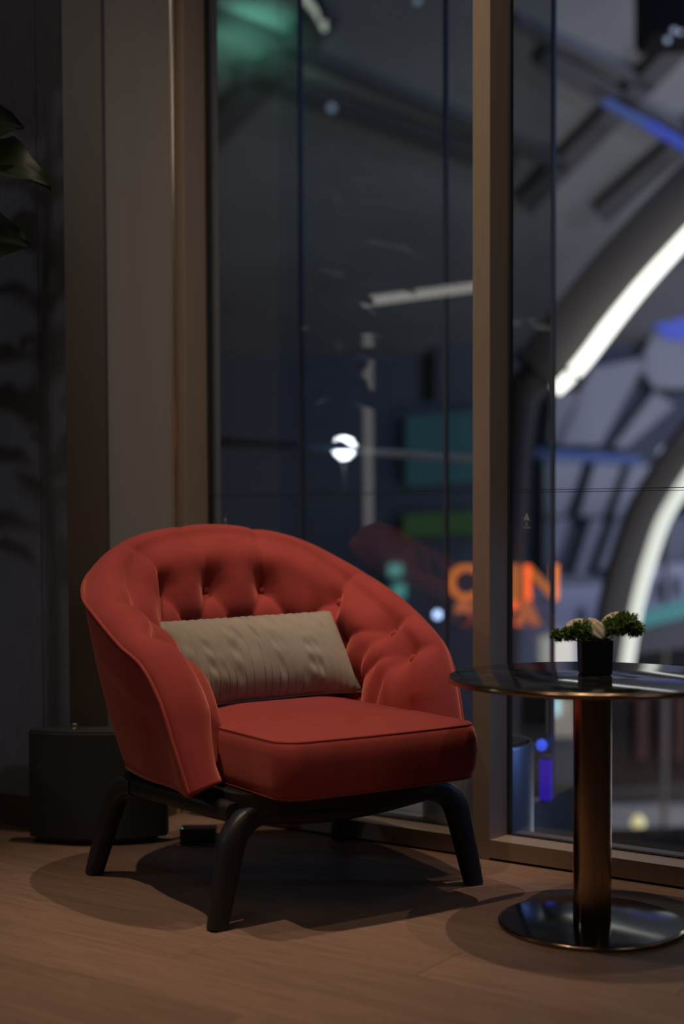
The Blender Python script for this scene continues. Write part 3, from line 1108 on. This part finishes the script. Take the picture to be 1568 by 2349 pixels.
add_leaf((.13, .14, 1.94), math.radians(14), .05, 1.16, 1.2)
add_leaf((.13, .16, 1.86), math.radians(14), -.05, 1.5, .45)
add_leaf((.14, .14, 1.66), math.radians(14), -.05, 1.2, 1.2)
add_leaf((.10, .12, 1.50), math.radians(15), -.10, 1.0, .3)
for k in range(18):
    az = math.radians(-40 + 62 * math.sin(k * 2.1))
    rr_ = random.uniform(.10, .24)
    add_leaf((rr_ * math.cos(az), rr_ * math.sin(az), 1.34 + k * .05), az, random.uniform(-.1, .3), random.uniform(.9, 1.25), random.uniform(-.5, .5))
for k in range(52):
    z = .85 + 1.45 * k / 52
    az = k * 2.39996
    sc_ = random.uniform(.85, 1.15) * (1.0 if z < 2 else .75)
    # keep the crown clear of the dark wall and of the camera's direct view
    reach = .30 * sc_ + .05
    if math.sin(az) > .1: sc_ *= .85
    if math.cos(az - YAW) > .3: sc_ *= .62
    add_leaf((.03 * math.cos(az), .03 * math.sin(az), z), az, random.uniform(.05, .7), sc_, random.uniform(-.3, .3))

# ------------------------------------------------------------------ things of the lounge that the window mirrors
def mirror(px, py, D):
    """the real place of a thing whose mirror image in the window is seen at that pixel, D metres along the view"""
    q = atd(px, py, D)
    return np.array([q[0], 2 * GY - q[1], q[2]])


M['dark_paint'] = simple('charcoal_paint', (0.05, 0.05, 0.055), 0.7)
M['led_warm'] = emit('warm_white_led', (1.0, 0.93, 0.82), 2.2)
M['led_soft'] = emit('soft_white_led', (1.0, 0.94, 0.85), 0.75)
M['lamp_white'] = emit('white_lamp_glass', (0.85, 0.93, 1.0), 45.0)
A0, A1 = mirror(842, 745, 8.0), mirror(842, 692, 8.0)
B1 = mirror(1130, 654, 7.45)
dr = B1 - A1
wdt = float(np.linalg.norm(dr[:2]))
st = empty('display_stand', (A1[0], A1[1], 0), math.atan2(dr[1], dr[0]))
tag(st, 'charcoal display stand edged with warm light strips, mirrored faintly in the window', 'display stand')
zt = A1[2]
box('back_panel', (-.05, -.32, 0), (wdt, -.26, zt + .03), M['dark_paint'], st, bevel=.004)
box('shelf', (-.03, -.26, .9), (wdt, -.02, .93), M['dark_paint'], st, bevel=.003)
box('upright', (-.06, -.26, 0), (-.03, -.02, zt + .03), M['dark_paint'], st, bevel=.003)
box('top_board', (-.06, -.32, zt + .03), (wdt, -.02, zt + .07), M['dark_paint'], st, bevel=.003)
box('light_strip', (-.028, -.0125, .05), (.028, .0125, zt - .06), M['led_soft'], st, bevel=.004)
box('light_strip', (-.028, -.0125, zt - .02), (wdt, .0125, zt + .028), M['led_warm'], st, bevel=.004)
gq = mirror(787, 1027, 7.0)
gl = empty('globe_lamp', (gq[0], gq[1], 0))
tag(gl, 'slim floor lamp with a small glowing white globe, mirrored in the window', 'lamp')
lathe('base', [(.13, 0), (.13, .012), (.02, .02)], M['black_plastic'], gl, n=40)
tube('pole', [(0, 0, .015), (0, 0, .6), (0, 0, gq[2] - .04)], .009, M['black_plastic'], gl, n=10)
lathe('globe', [(.012, -.06), (.040, -.04), (.056, -.005), (.056, .016), (.036, .044), (.006, .056)], M['lamp_white'], gl, n=32, loc=(0, 0, gq[2]))

# ------------------------------------------------------------------ outside: ledge, dark glass screen, the lit hall
M['concrete'] = simple('grey_concrete', (0.22, 0.22, 0.22), 0.8, noise=.15, nscale=8)
M['hall_floor'] = simple('pale_stone_floor', (0.72, 0.69, 0.62), 0.5, noise=.2, nscale=.8)
M['dark_metal'] = simple('dark_blue_metal', (0.16, 0.18, 0.25), 0.4, metal=.3)
M['steel'] = simple('brushed_steel', (0.36, 0.40, 0.46), 0.4, metal=.6, noise=.1, nscale=40, stretch=(8, 8, .3))
M['facade'] = simple('pale_facade_panel', (0.62, 0.62, 0.66), 0.7, noise=.15, nscale=.9)
M['facade_dark'] = simple('slate_facade_backing', (0.17, 0.18, 0.22), 0.8)
M['roof'] = simple('grey_roof_panel', (0.45, 0.45, 0.45), 0.8, noise=.25, nscale=.4)
M['beam'] = simple('dark_steel_beam', (0.17, 0.165, 0.165), 0.7)
M['brown_beam'] = simple('dark_brown_arch', (0.15, 0.13, 0.13), 0.7)
M['arc_led'] = emit('white_led_arc', (1.0, 0.97, 0.86), 2.0)
M['arc_led_dim'] = emit('soft_white_led_arc', (0.95, 0.95, 0.80), 0.85)
M['sign_orange'] = emit('orange_sign_light', (1.0, 0.25, 0.06), 1.3)
M['sign_orange_dim'] = emit('dim_orange_sign_light', (1.0, 0.27, 0.12), .9)
M['blue_led'] = emit('blue_led_tube', (0.024, 0.008, 0.27), 1.0)
M['blue_globe'] = emit('blue_globe_light', (0.05, 0.10, 0.75), 1.0)
M['cool_bulb'] = emit('cool_white_bulb', (0.5, 0.62, 1.0), 6.0)
M['teal_light'] = emit('teal_shop_light', (0.22, 0.7, 0.62), .6)
M['teal_band'] = emit('teal_led_band', (0.045, 0.15, 0.16), 1.0)
M['blue_wash'] = emit('blue_led_wash', (0.06, 0.095, 0.5), 0.42)
M['blue_dim'] = emit('dim_blue_led_line', (0.05, 0.085, 0.24), 0.65)
M['teal_dim'] = emit('dim_teal_screen', (0.035, 0.10, 0.12), .5)
M['green_dim'] = emit('dim_green_screen', (0.055, 0.12, 0.04), .45)
M['cream_lit_wall'] = emit('glowing_cream_wall', (0.72, 0.66, 0.58), 0.9)  # glow stands in for a white wall under bright light
M['yellow_lamp'] = emit('pale_yellow_lamp', (0.75, 0.66, 0.33), 0.8)
M['shop_wall'] = simple('blue_white_shop_wall', (0.52, 0.55, 0.72), 0.7)
M['stall'] = simple('dark_stall_timber', (0.012, 0.010, 0.011), 0.9)
M['stall_red'] = simple('dark_red_stall_post', (0.07, 0.022, 0.02), 0.7)
M['kiosk'] = simple('grey_kiosk_panel', (0.11, 0.11, 0.12), 0.7)
M['bush'] = simple('dark_green_bush', (0.10, 0.16, 0.03), .7, noise=.4, nscale=30)

SY = 4.10
SX = -2.038
o = box('outer_ledge', (-7.0, WY + .17, -.30), (-2.06, SY + .25, -.004), M['concrete']); tag(o, kind='structure')
HZ = -2.6
o = box('hall_floor', (-45, SY + .4, HZ - .3), (25, 70, HZ), M['hall_floor']); tag(o, kind='structure')
o = box('terrace_wall', (-7.0, SY + .05, HZ), (-2.06, SY + .25, -.30), M['concrete']); tag(o, kind='structure')
scn = empty('window_4', (-3.5, SY, 0)); tag(scn, kind='structure')
mx = [ony(690, 1000, SY)[0], ony(1020, 1000, SY)[0]]
xs = [-6.6, -4.6, mx[0], mx[1], SX]
for k in range(4):
    box('pane', (xs[k] + .004 + 3.5, 0, -.004), (xs[k + 1] - .004 + 3.5, .012, 5.0), M['tinted'], scn)
for x in xs[:4] + [SX - .006]:
    box('mullion', (x - .005 + 3.5, -.002, -.004), (x + .005 + 3.5, .016, 5.0), M['dark_metal'], scn)
p0, p1 = atd(470, 1012, 5.3), atd(1100, 1052, 8.2)
o = tube('handrail', [p0, (p0 + p1) / 2, p1], .022, M['steel'], None, n=10)
tag(o, 'thin metal handrail seen dimly behind the dark glass above the armchair', 'handrail')

cy = atd(1096, 1700, 4.02)
o = empty('drum_planter', (cy[0], cy[1], -.004)); tag(o, 'blue-grey steel drum outside the window, right of the bronze mullion', 'bin')
RD = .158
lathe('drum', [(RD - .01, 0), (RD, .004), (RD, .262), (RD - .004, .27), (RD - .012, .27), (RD - .012, .262)], M['steel'], o, n=64)
lathe('lid', [(.02, .255), (RD - .013, .255), (RD - .013, .266), (.02, .268)], M['dark_paint'], o, n=64)

lb = ony(1251, 1940, SY - .03)
o = empty('blue_light_tube', (lb[0], lb[1], -.004)); tag(o, 'upright blue LED tube glowing beside the steel drum outside', 'light')
ztop = ony(1251, 1738, SY - .03)[2]
box('tube_body', (-.019, -.012, .0), (.019, .012, ztop), M['blue_led'], o, bevel=.005)
box('end_cap', (-.021, -.014, ztop), (.021, .014, ztop + .012), M['dark_metal'], o, bevel=.002)
zg = ony(1241, 1706, SY - .03)[2]
tube('stalk', [(-.012, 0, ztop), (-.014, 0, ztop + .01), (-.015, 0, zg - .012)], .003, M['dark_metal'], o, n=8)
lathe('globe', [(.003, -.019), (.014, -.013), (.019, 0), (.014, .013), (.003, .019)], M['blue_globe'], o, n=24, loc=(-.015, 0, zg))


def plate(name, pts, D, thick, mat, parent=None, normal=None):
    """a slab whose front outline passes through the given sight lines on the upright plane D metres away"""
    if normal is None:
        front = [atd(x, y, D) for x, y in pts]
        nb = FWD
    else:
        P0, nb = normal
        front = [onplane(x, y, P0, nb) for x, y in pts]
    V = front + [f + nb * thick for f in front]
    n = len(pts)
    Fc = [tuple(range(n)), tuple(range(2 * n - 1, n - 1, -1))]
    for k in range(n): Fc.append((k, n + k, n + (k + 1) % n, (k + 1) % n))
    o = pyd(name, V, Fc, mat, parent)
    b = bmesh.new(); b.from_mesh(o.data); bmesh.ops.recalc_face_normals(b, faces=b.faces[:]); b.to_mesh(o.data); b.free()
    return o


# signs behind the dark glass
M_font = bpy.data.curves


def letter(ch, px, ytop, ybot, D, mat, parent, bold=.012):
    cu = bpy.data.curves.new('letter', 'FONT')
    cu.body = ch
    cu.align_x = 'CENTER'
    cu.extrude = .02
    cu.offset = bold
    h_ = abs(atd(px, ytop, D)[2] - atd(px, ybot, D)[2])
    cu.size = h_ / .70
    t = bpy.data.objects.new('letter', cu)
    COL.objects.link(t)
    dg = bpy.context.evaluated_depsgraph_get()
    me = bpy.data.meshes.new_from_object(t.evaluated_get(dg))
    bpy.data.objects.remove(t)
    bpy.data.curves.remove(cu)
    me.materials.clear()
    o = link('letter', me, mat, parent)
    q = atd(px, ybot, D)
    o.location = q
    o.rotation_euler = (math.pi / 2, 0, YAW)
    return o


sg = empty('shop_sign'); tag(sg, 'two rows of glowing orange sign letters behind the dark glass, beside the bronze mullion', 'sign')
for ch, px in (('O', 1070), ('J', 1181), ('I', 1207), ('N', 1241)):
    letter(ch, px, 1296, 1374, 10, M['sign_orange'], sg, .008)
tube('sign_rail', [atd(1020, 1378, 10.05), atd(1150, 1378, 10.05), atd(1285, 1378, 10.05)], .01, M['dark_metal'], sg, n=8)
for ch, px in (('8', 1062), ('6', 1098), ('R', 1184), ('A', 1210)):
    letter(ch, px, 1384, 1428, 10, M['sign_orange_dim'], sg, .02)
tube('sign_rail', [atd(1000, 1431, 10.05), atd(1150, 1431, 10.05), atd(1235, 1431, 10.05)], .01, M['dark_metal'], sg, n=8)
for px in (1140, 1150):
    q = atd(px, 1290, 10.06)
    tube('post', [q, (q[0], q[1], -1.0), (q[0], q[1], HZ)], .025, M['dark_metal'], sg, n=8)
q = atd(1003, 1410, 10)
lathe('bulb', [(.003, -.03), (.021, -.021), (.03, 0), (.021, .021), (.003, .03)], M['cool_bulb'], sg, n=20, loc=tuple(q))


def bulb(px, py, D, r, mat, label, cat='light'):
    q = atd(px, py, D)
    o = lathe('bulb_lamp', [(.1 * r, -r), (.7 * r, -.7 * r), (r, 0), (.7 * r, .7 * r), (.1 * r, r)], mat, None, n=20, loc=tuple(q))
    tag(o, label, cat)
    return o


shp = empty('screen_kiosk'); tag(shp, 'dark kiosk with dim teal and green screens beyond the dark glass, left of the mullion', 'kiosk')
plate('wall', [(860, 925), (1150, 915), (1150, 1700), (860, 1700)], 14.06, .5, M['facade_dark'], shp)
q = atd(1000, 1700, 14.3)
box('plinth', (q[0] - .5, q[1] - .5, HZ), (q[0] + .5, q[1] + .2, q[2] + .05), M['facade_dark'], shp)
plate('teal_screen', [(930, 955), (1130, 940), (1130, 1105), (930, 1115)], 14, .05, M['teal_dim'], shp)
plate('green_screen', [(925, 1180), (1130, 1172), (1130, 1222), (925, 1232)], 14, .05, M['green_dim'], shp)
plate('teal_lamp', [(890, 1294), (922, 1294), (922, 1322), (890, 1322)], 14, .05, M['teal_light'], shp)
plate('teal_lamp', [(900, 1340), (930, 1340), (930, 1372), (900, 1372)], 14, .05, M['teal_light'], shp)

# roof of the hall: sloping grey slab with beams under it
R0, R1, R2 = atd(480, 900, 24), atd(1750, 900, 24), atd(1100, -120, 13)
rn = np.cross(R1 - R0, R2 - R0); rn /= np.linalg.norm(rn)
if rn @ FWD < 0: rn = -rn
ROOF = (R0, rn)
o = plate('hall_roof', [(-900, 905), (2300, 905), (2300, -420), (-900, -420)], 0, .25, M['roof'], None, ROOF); tag(o, kind='structure')


def beam(name, a, b, w0, w1, mat, drop=.12, parent=None, lift=0.0):
    """a box beam under the roof between two sight lines, w in photograph pixels"""
    a, b = np.array(a, float), np.array(b, float)
    d = b - a
    nn_ = np.array([-d[1], d[0]]); nn_ /= np.linalg.norm(nn_)
    pts = [a + nn_ * w0 / 2, b + nn_ * w1 / 2, b - nn_ * w1 / 2, a - nn_ * w0 / 2]
    pl_ = (R0 - rn * (drop + lift), rn)
    return plate(name, pts, 0, drop, mat, parent, pl_)


RB = [
    ((380, 0), (1000, 262), 24, 26, 'long dark roof beam crossing the top of the left window'),
    ((1000, 262), (1300, 388), 26, 28, 'dark roof beam piece running down behind the bronze mullion'),
    ((540, 170), (1180, 395), 40, 46, 'second lower dark roof beam across the left window'),
    ((460, 345), (760, 30), 60, 60, 'slanting dark brace at the upper left of the left window'),
    ((1200, 478), (1568, 105), 44, 44, 'dark slanting brace highest in the right window'),
    ((1376, 500), (1640, 270), 42, 44, 'middle dark slanting brace in the right window'),
    ((1180, 60), (1500, 205), 18, 20, 'thin dark roof purlin near the top of the right window'),
]
for a, b, w0, w1, lab in RB:
    o = beam('roof_beam', a, b, w0, w1, M['beam']); tag(o, lab, 'beam', 'beams under the hall roof')
bb = empty('lit_beam'); tag(bb, 'dark roof beam with a blue light line along its lower edge', 'beam', 'beams under the hall roof')
beam('beam_body', (1240, 138), (1640, 362), 44, 52, M['beam'], parent=bb)
beam('blue_line', (1385, 238), (1480, 288), 12, 14, M['blue_dim'], .05, bb, .26)
beam('blue_line', (1480, 288), (1640, 378), 14, 18, M['blue_wash'], .05, bb, .26)
eq = empty('ceiling_projector'); tag(eq, 'dark projector box with small lens lights at the top right corner', 'projector')
plate('housing', [(1486, -60), (1640, -60), (1640, 72), (1500, 76), (1486, 60)], 11, .5, M['stall'], eq)
M['lens'] = emit('faint_blue_lens', (0.35, 0.42, 0.55), .9)
for px, py, r in ((1530, 92, .022), (1545, 70, .022), (1560, 74, .018)):
    q = atd(px, py, 10.95)
    lathe('lens', [(.1 * r, -r), (.7 * r, -.7 * r), (r, 0), (.7 * r, .7 * r), (.1 * r, r)], M['lens'], eq, n=16, loc=tuple(q))
fl_ = empty('oval_ceiling_light'); tag(fl_, 'curved white light strip at the top of the left window', 'ceiling light')
arcp = [atd(x, y, 12) for x, y in ((640, -120), (672, -50), (700, -8), (722, 20), (738, 45), (744, 70))]
tube('light_strip', catmull(arcp, 24), np.interp(np.linspace(0, 1, 24), [0, .8, 1], [.042, .038, .022]), M['arc_led_dim'], fl_, n=10)
tube('housing', catmull([q + np.array([0, 0, .07]) for q in arcp], 24), .05, M['beam'], fl_, n=8)
bulb(957, 2, 12, .03, M['lens'], 'faint small spotlight at the top edge of the left window')
bulb(760, 247, 14, .04, M['lens'], 'faint blue spotlight under the roof beam in the left window')

# arches with light strips
def arch(label, led, ledw, D, off, bw, joint=None, dim=False):
    t = empty('lit_arch'); tag(t, label, 'arch', 'curved arches of the hall')
    Pp = catmull(np.array(led, float), 60)
    tg = np.gradient(Pp, axis=0); tg /= np.linalg.norm(tg, axis=1)[:, None]
    nr = np.c_[tg[:, 1], -tg[:, 0]]
    if nr[30, 0] > 0: nr = -nr
    Q = np.array([atd(x, y, D) for x, y in Pp])
    lw = np.interp(np.linspace(0, 1, 60), np.linspace(0, 1, len(ledw)), ledw) * D / FPX / 2
    mat = M['arc_led_dim'] if dim else M['arc_led']
    if joint:
        j = int(60 * joint)
        tube('light_strip', Q[:j], lw[:j], mat, t, n=10)
        tube('light_strip', Q[j + 1:], lw[j + 1:] * .9, mat, t, n=10)
    else:
        tube('light_strip', Q, lw, mat, t, n=10)
    Vr, Fr = [], []
    E0 = Pp + nr * (off - bw / 2)
    E1 = Pp + nr * (off + bw / 2)
    for k in range(60):
        a, b_ = atd(*E0[k], D + .2), atd(*E1[k], D + .2)
        Vr += [a, b_, b_ + FWD * .3, a + FWD * .3]
    for k in range(59):
        for m_ in range(4):
            Fr.append((k * 4 + m_, k * 4 + (m_ + 1) % 4, k * 4 + 4 + (m_ + 1) % 4, k * 4 + 4 + m_))
    Fr += [(0, 3, 2, 1), (236, 237, 238, 239)]
    pyd('arch_beam', Vr, Fr, M['brown_beam'], t)


arch('upper white light arc along a brown arch in the right window', [(1690, 430), (1610, 505), (1540, 580), (1470, 658), (1400, 745), (1350, 812), (1310, 860), (1274, 896)], [34, 36, 38, 40, 38, 34], 10, 70, 112, .84)
arch('lower white light arc curving down behind the flower pot', [(1680, 960), (1610, 1050), (1560, 1125), (1520, 1195), (1492, 1275), (1470, 1350), (1452, 1430), (1436, 1530)], [30, 32, 32, 32, 30, 30], 12, 46, 56, None, True)

t_ = [o for o in COL.objects if o.name.startswith('lit_arch')][0]
e0, e1 = atd(1240, 845, 10.35), atd(1175, 1010, 10.35)
tube('arch_leg', catmull([e0, e1, (e1[0] - .12, e1[1], -1.0), (e1[0] - .15, e1[1], HZ)], 30), .14, M['brown_beam'], t_, n=10)

# folded pale facade of the hall: slate backing with three tiers of panels
FD = 22
fc = empty('wall_hall'); tag(fc, kind='structure')
plate('backing', [(1000, 690), (2100, 690), (2100, 1560), (1000, 1560)], FD, .3, M['facade_dark'], fc)


plate('backing', [(-400, 800), (1000, 690), (1000, 1560), (-400, 1560)], FD + .4, .3, M['facade_dark'], fc)


def cp(x, y):
    return (1150 + x / 3.356, 800 + y / 3.356)


PAN = [
    [(700, 150), (1130, 60), (760, 740), (380, 740)], [(1180, 330), (1330, 440), (960, 760), (860, 760)], [(1200, -180), (1640, -250), (1500, 300), (1180, 300), (1060, 120)],
    [(330, 840), (640, 850), (480, 1285), (330, 1285)], [(725, 870), (935, 880), (775, 1290), (600, 1290)], [(1000, 890), (1140, 890), (1010, 1290), (860, 1290)],
    [(330, 1310), (530, 1310), (430, 1600), (330, 1700)], [(690, 1310), (790, 1320), (640, 1740), (560, 1740)], [(880, 1310), (1050, 1300), (860, 1680), (740, 1700)],
    [(300, 1755), (760, 1750), (700, 1850), (300, 1860)], [(400, 350), (620, 330), (470, 740), (360, 740)],
    [(1290, 1300), (1500, 1300), (1400, 1640), (1230, 1640)],
]
for q in PAN: plate('panel', [cp(*p) for p in q], FD - .35, .3, M['facade'], fc)
for a, b in (((1230, 1030), (1470, 1046)),):
    plate('blue_line', [(a[0], a[1]), (b[0], b[1]), (b[0], b[1] + 18), (a[0], a[1] + 18)], FD - .5, .1, M['blue_dim'], fc)
o = plate('blue_screen', [(1500, 745), (1680, 700), (1680, 800), (1525, 775)], 18, .1, M['blue_wash']); tag(o, 'bright blue light panel at the right edge beneath the upper arc', 'light')
q = atd(1527, 1042, 16)
pl_ = empty('lamp_post', (q[0], q[1], HZ)); tag(pl_, 'lamp post with a soft pale blue globe at the right edge of the window', 'lamp')
tube('pole', [(0, 0, 0), (0, 0, 1), (0, 0, q[2] - HZ - .08)], .03, M['beam'], pl_, n=10)
lathe('globe', [(.01, -.1), (.07, -.07), (.1, 0), (.07, .07), (.01, .1)], M['lens'], pl_, n=24, loc=(0, 0, q[2] - HZ))

# shop fronts, stalls and kiosk across the hall
sh = empty('shop_building'); tag(sh, 'pale blue shop front with two small windows behind the flower pot', 'building')
plate('wall', [(1180, 1352), (1428, 1340), (1428, 1560), (1180, 1560)], 19, 2.0, M['shop_wall'], sh)
for x, y in ((1335, 1412), (1398, 1396)):
    plate('window', [(x - 9, y - 18), (x + 9, y - 18), (x + 9, y + 18), (x - 9, y + 18)], 18.96, .06, M['facade_dark'], sh)
plate('lit_wall_patch', [(1240, 1462), (1318, 1462), (1318, 1540), (1240, 1540)], 18.9, .08, M['cream_lit_wall'], sh)  # brightly lit piece of white wall, its light put in as emission
sh = empty('far_shop'); tag(sh, 'blue shop front at the right edge above the teal light band', 'building')
plate('wall', [(1478, 1300), (1800, 1270), (1800, 1430), (1462, 1430)], 19, 2.0, M['shop_wall'], sh)
for x, y in ((1512, 1352), (1552, 1345)):
    plate('window', [(x - 8, y - 20), (x + 8, y - 20), (x + 8, y + 20), (x - 8, y + 20)], 18.96, .06, M['facade_dark'], sh)
tbn = empty('teal_light_band'); tag(tbn, 'teal light band rising to the right behind the table', 'light')
plate('band', [(1456, 1408), (1700, 1342), (1700, 1385), (1462, 1442)], 15, .1, M['teal_band'], tbn)
plate('fascia', [(1456, 1442), (1700, 1385), (1700, 1470), (1456, 1500)], 15.02, .4, M['kiosk'], tbn)
stl = empty('market_stall'); tag(stl, 'dark market stall with red posts to the right of the bronze column', 'stall')
plate('stall_body', [(1395, 1490), (1800, 1480), (1800, 1770), (1600, 1790), (1395, 1812)], 17, .8, M['stall'], stl)
for x in (1472, 1524, 1560):
    plate('post', [(x - 12, 1600), (x + 12, 1600), (x + 12, 1742), (x - 12, 1742)], 16.9, .1, M['stall_red'], stl)
ki = empty('info_kiosk'); tag(ki, 'grey kiosk with a beige top left of the bronze table column', 'kiosk')
plate('body', [(1200, 1690), (1345, 1690), (1345, 1815), (1310, 1832), (1200, 1832)], 16, .8, M['kiosk'], ki)
M['beige'] = simple('beige_kiosk_board', (0.75, 0.62, 0.45), .7)
plate('board', [(1262, 1605), (1318, 1600), (1320, 1690), (1262, 1690)], 15.9, .1, M['beige'], ki)
M['cyan_lamp'] = emit('pale_cyan_lamp', (0.5, 0.8, 0.9), .9)
plate('lamp', [(1270, 1600), (1282, 1600), (1282, 1640), (1270, 1640)], 15.8, .05, M['cyan_lamp'], ki)
q = atd(1463, 1888, 13.5)
pl_ = empty('bollard_lamp', (q[0], q[1], HZ)); tag(pl_, 'low bollard lamp glowing pale yellow outside, right of the bronze column', 'lamp')
hq = q[2] - HZ
tube('pole', [(0, 0, 0), (0, 0, hq * .5), (0, 0, hq - .06)], .03, M['beam'], pl_, n=10)
lathe('globe', [(.01, -.07), (.05, -.05), (.07, 0), (.05, .05), (.01, .08)], M['yellow_lamp'], pl_, n=24, loc=(0, 0, hq))
o = plate('terrace_curb', [(1150, 1925), (1800, 1905), (1800, 2020), (1150, 1990)], 12.5, .3, M['stall']); tag(o, 'dark curb at the foot of the hall, just above the window sill', 'curb')
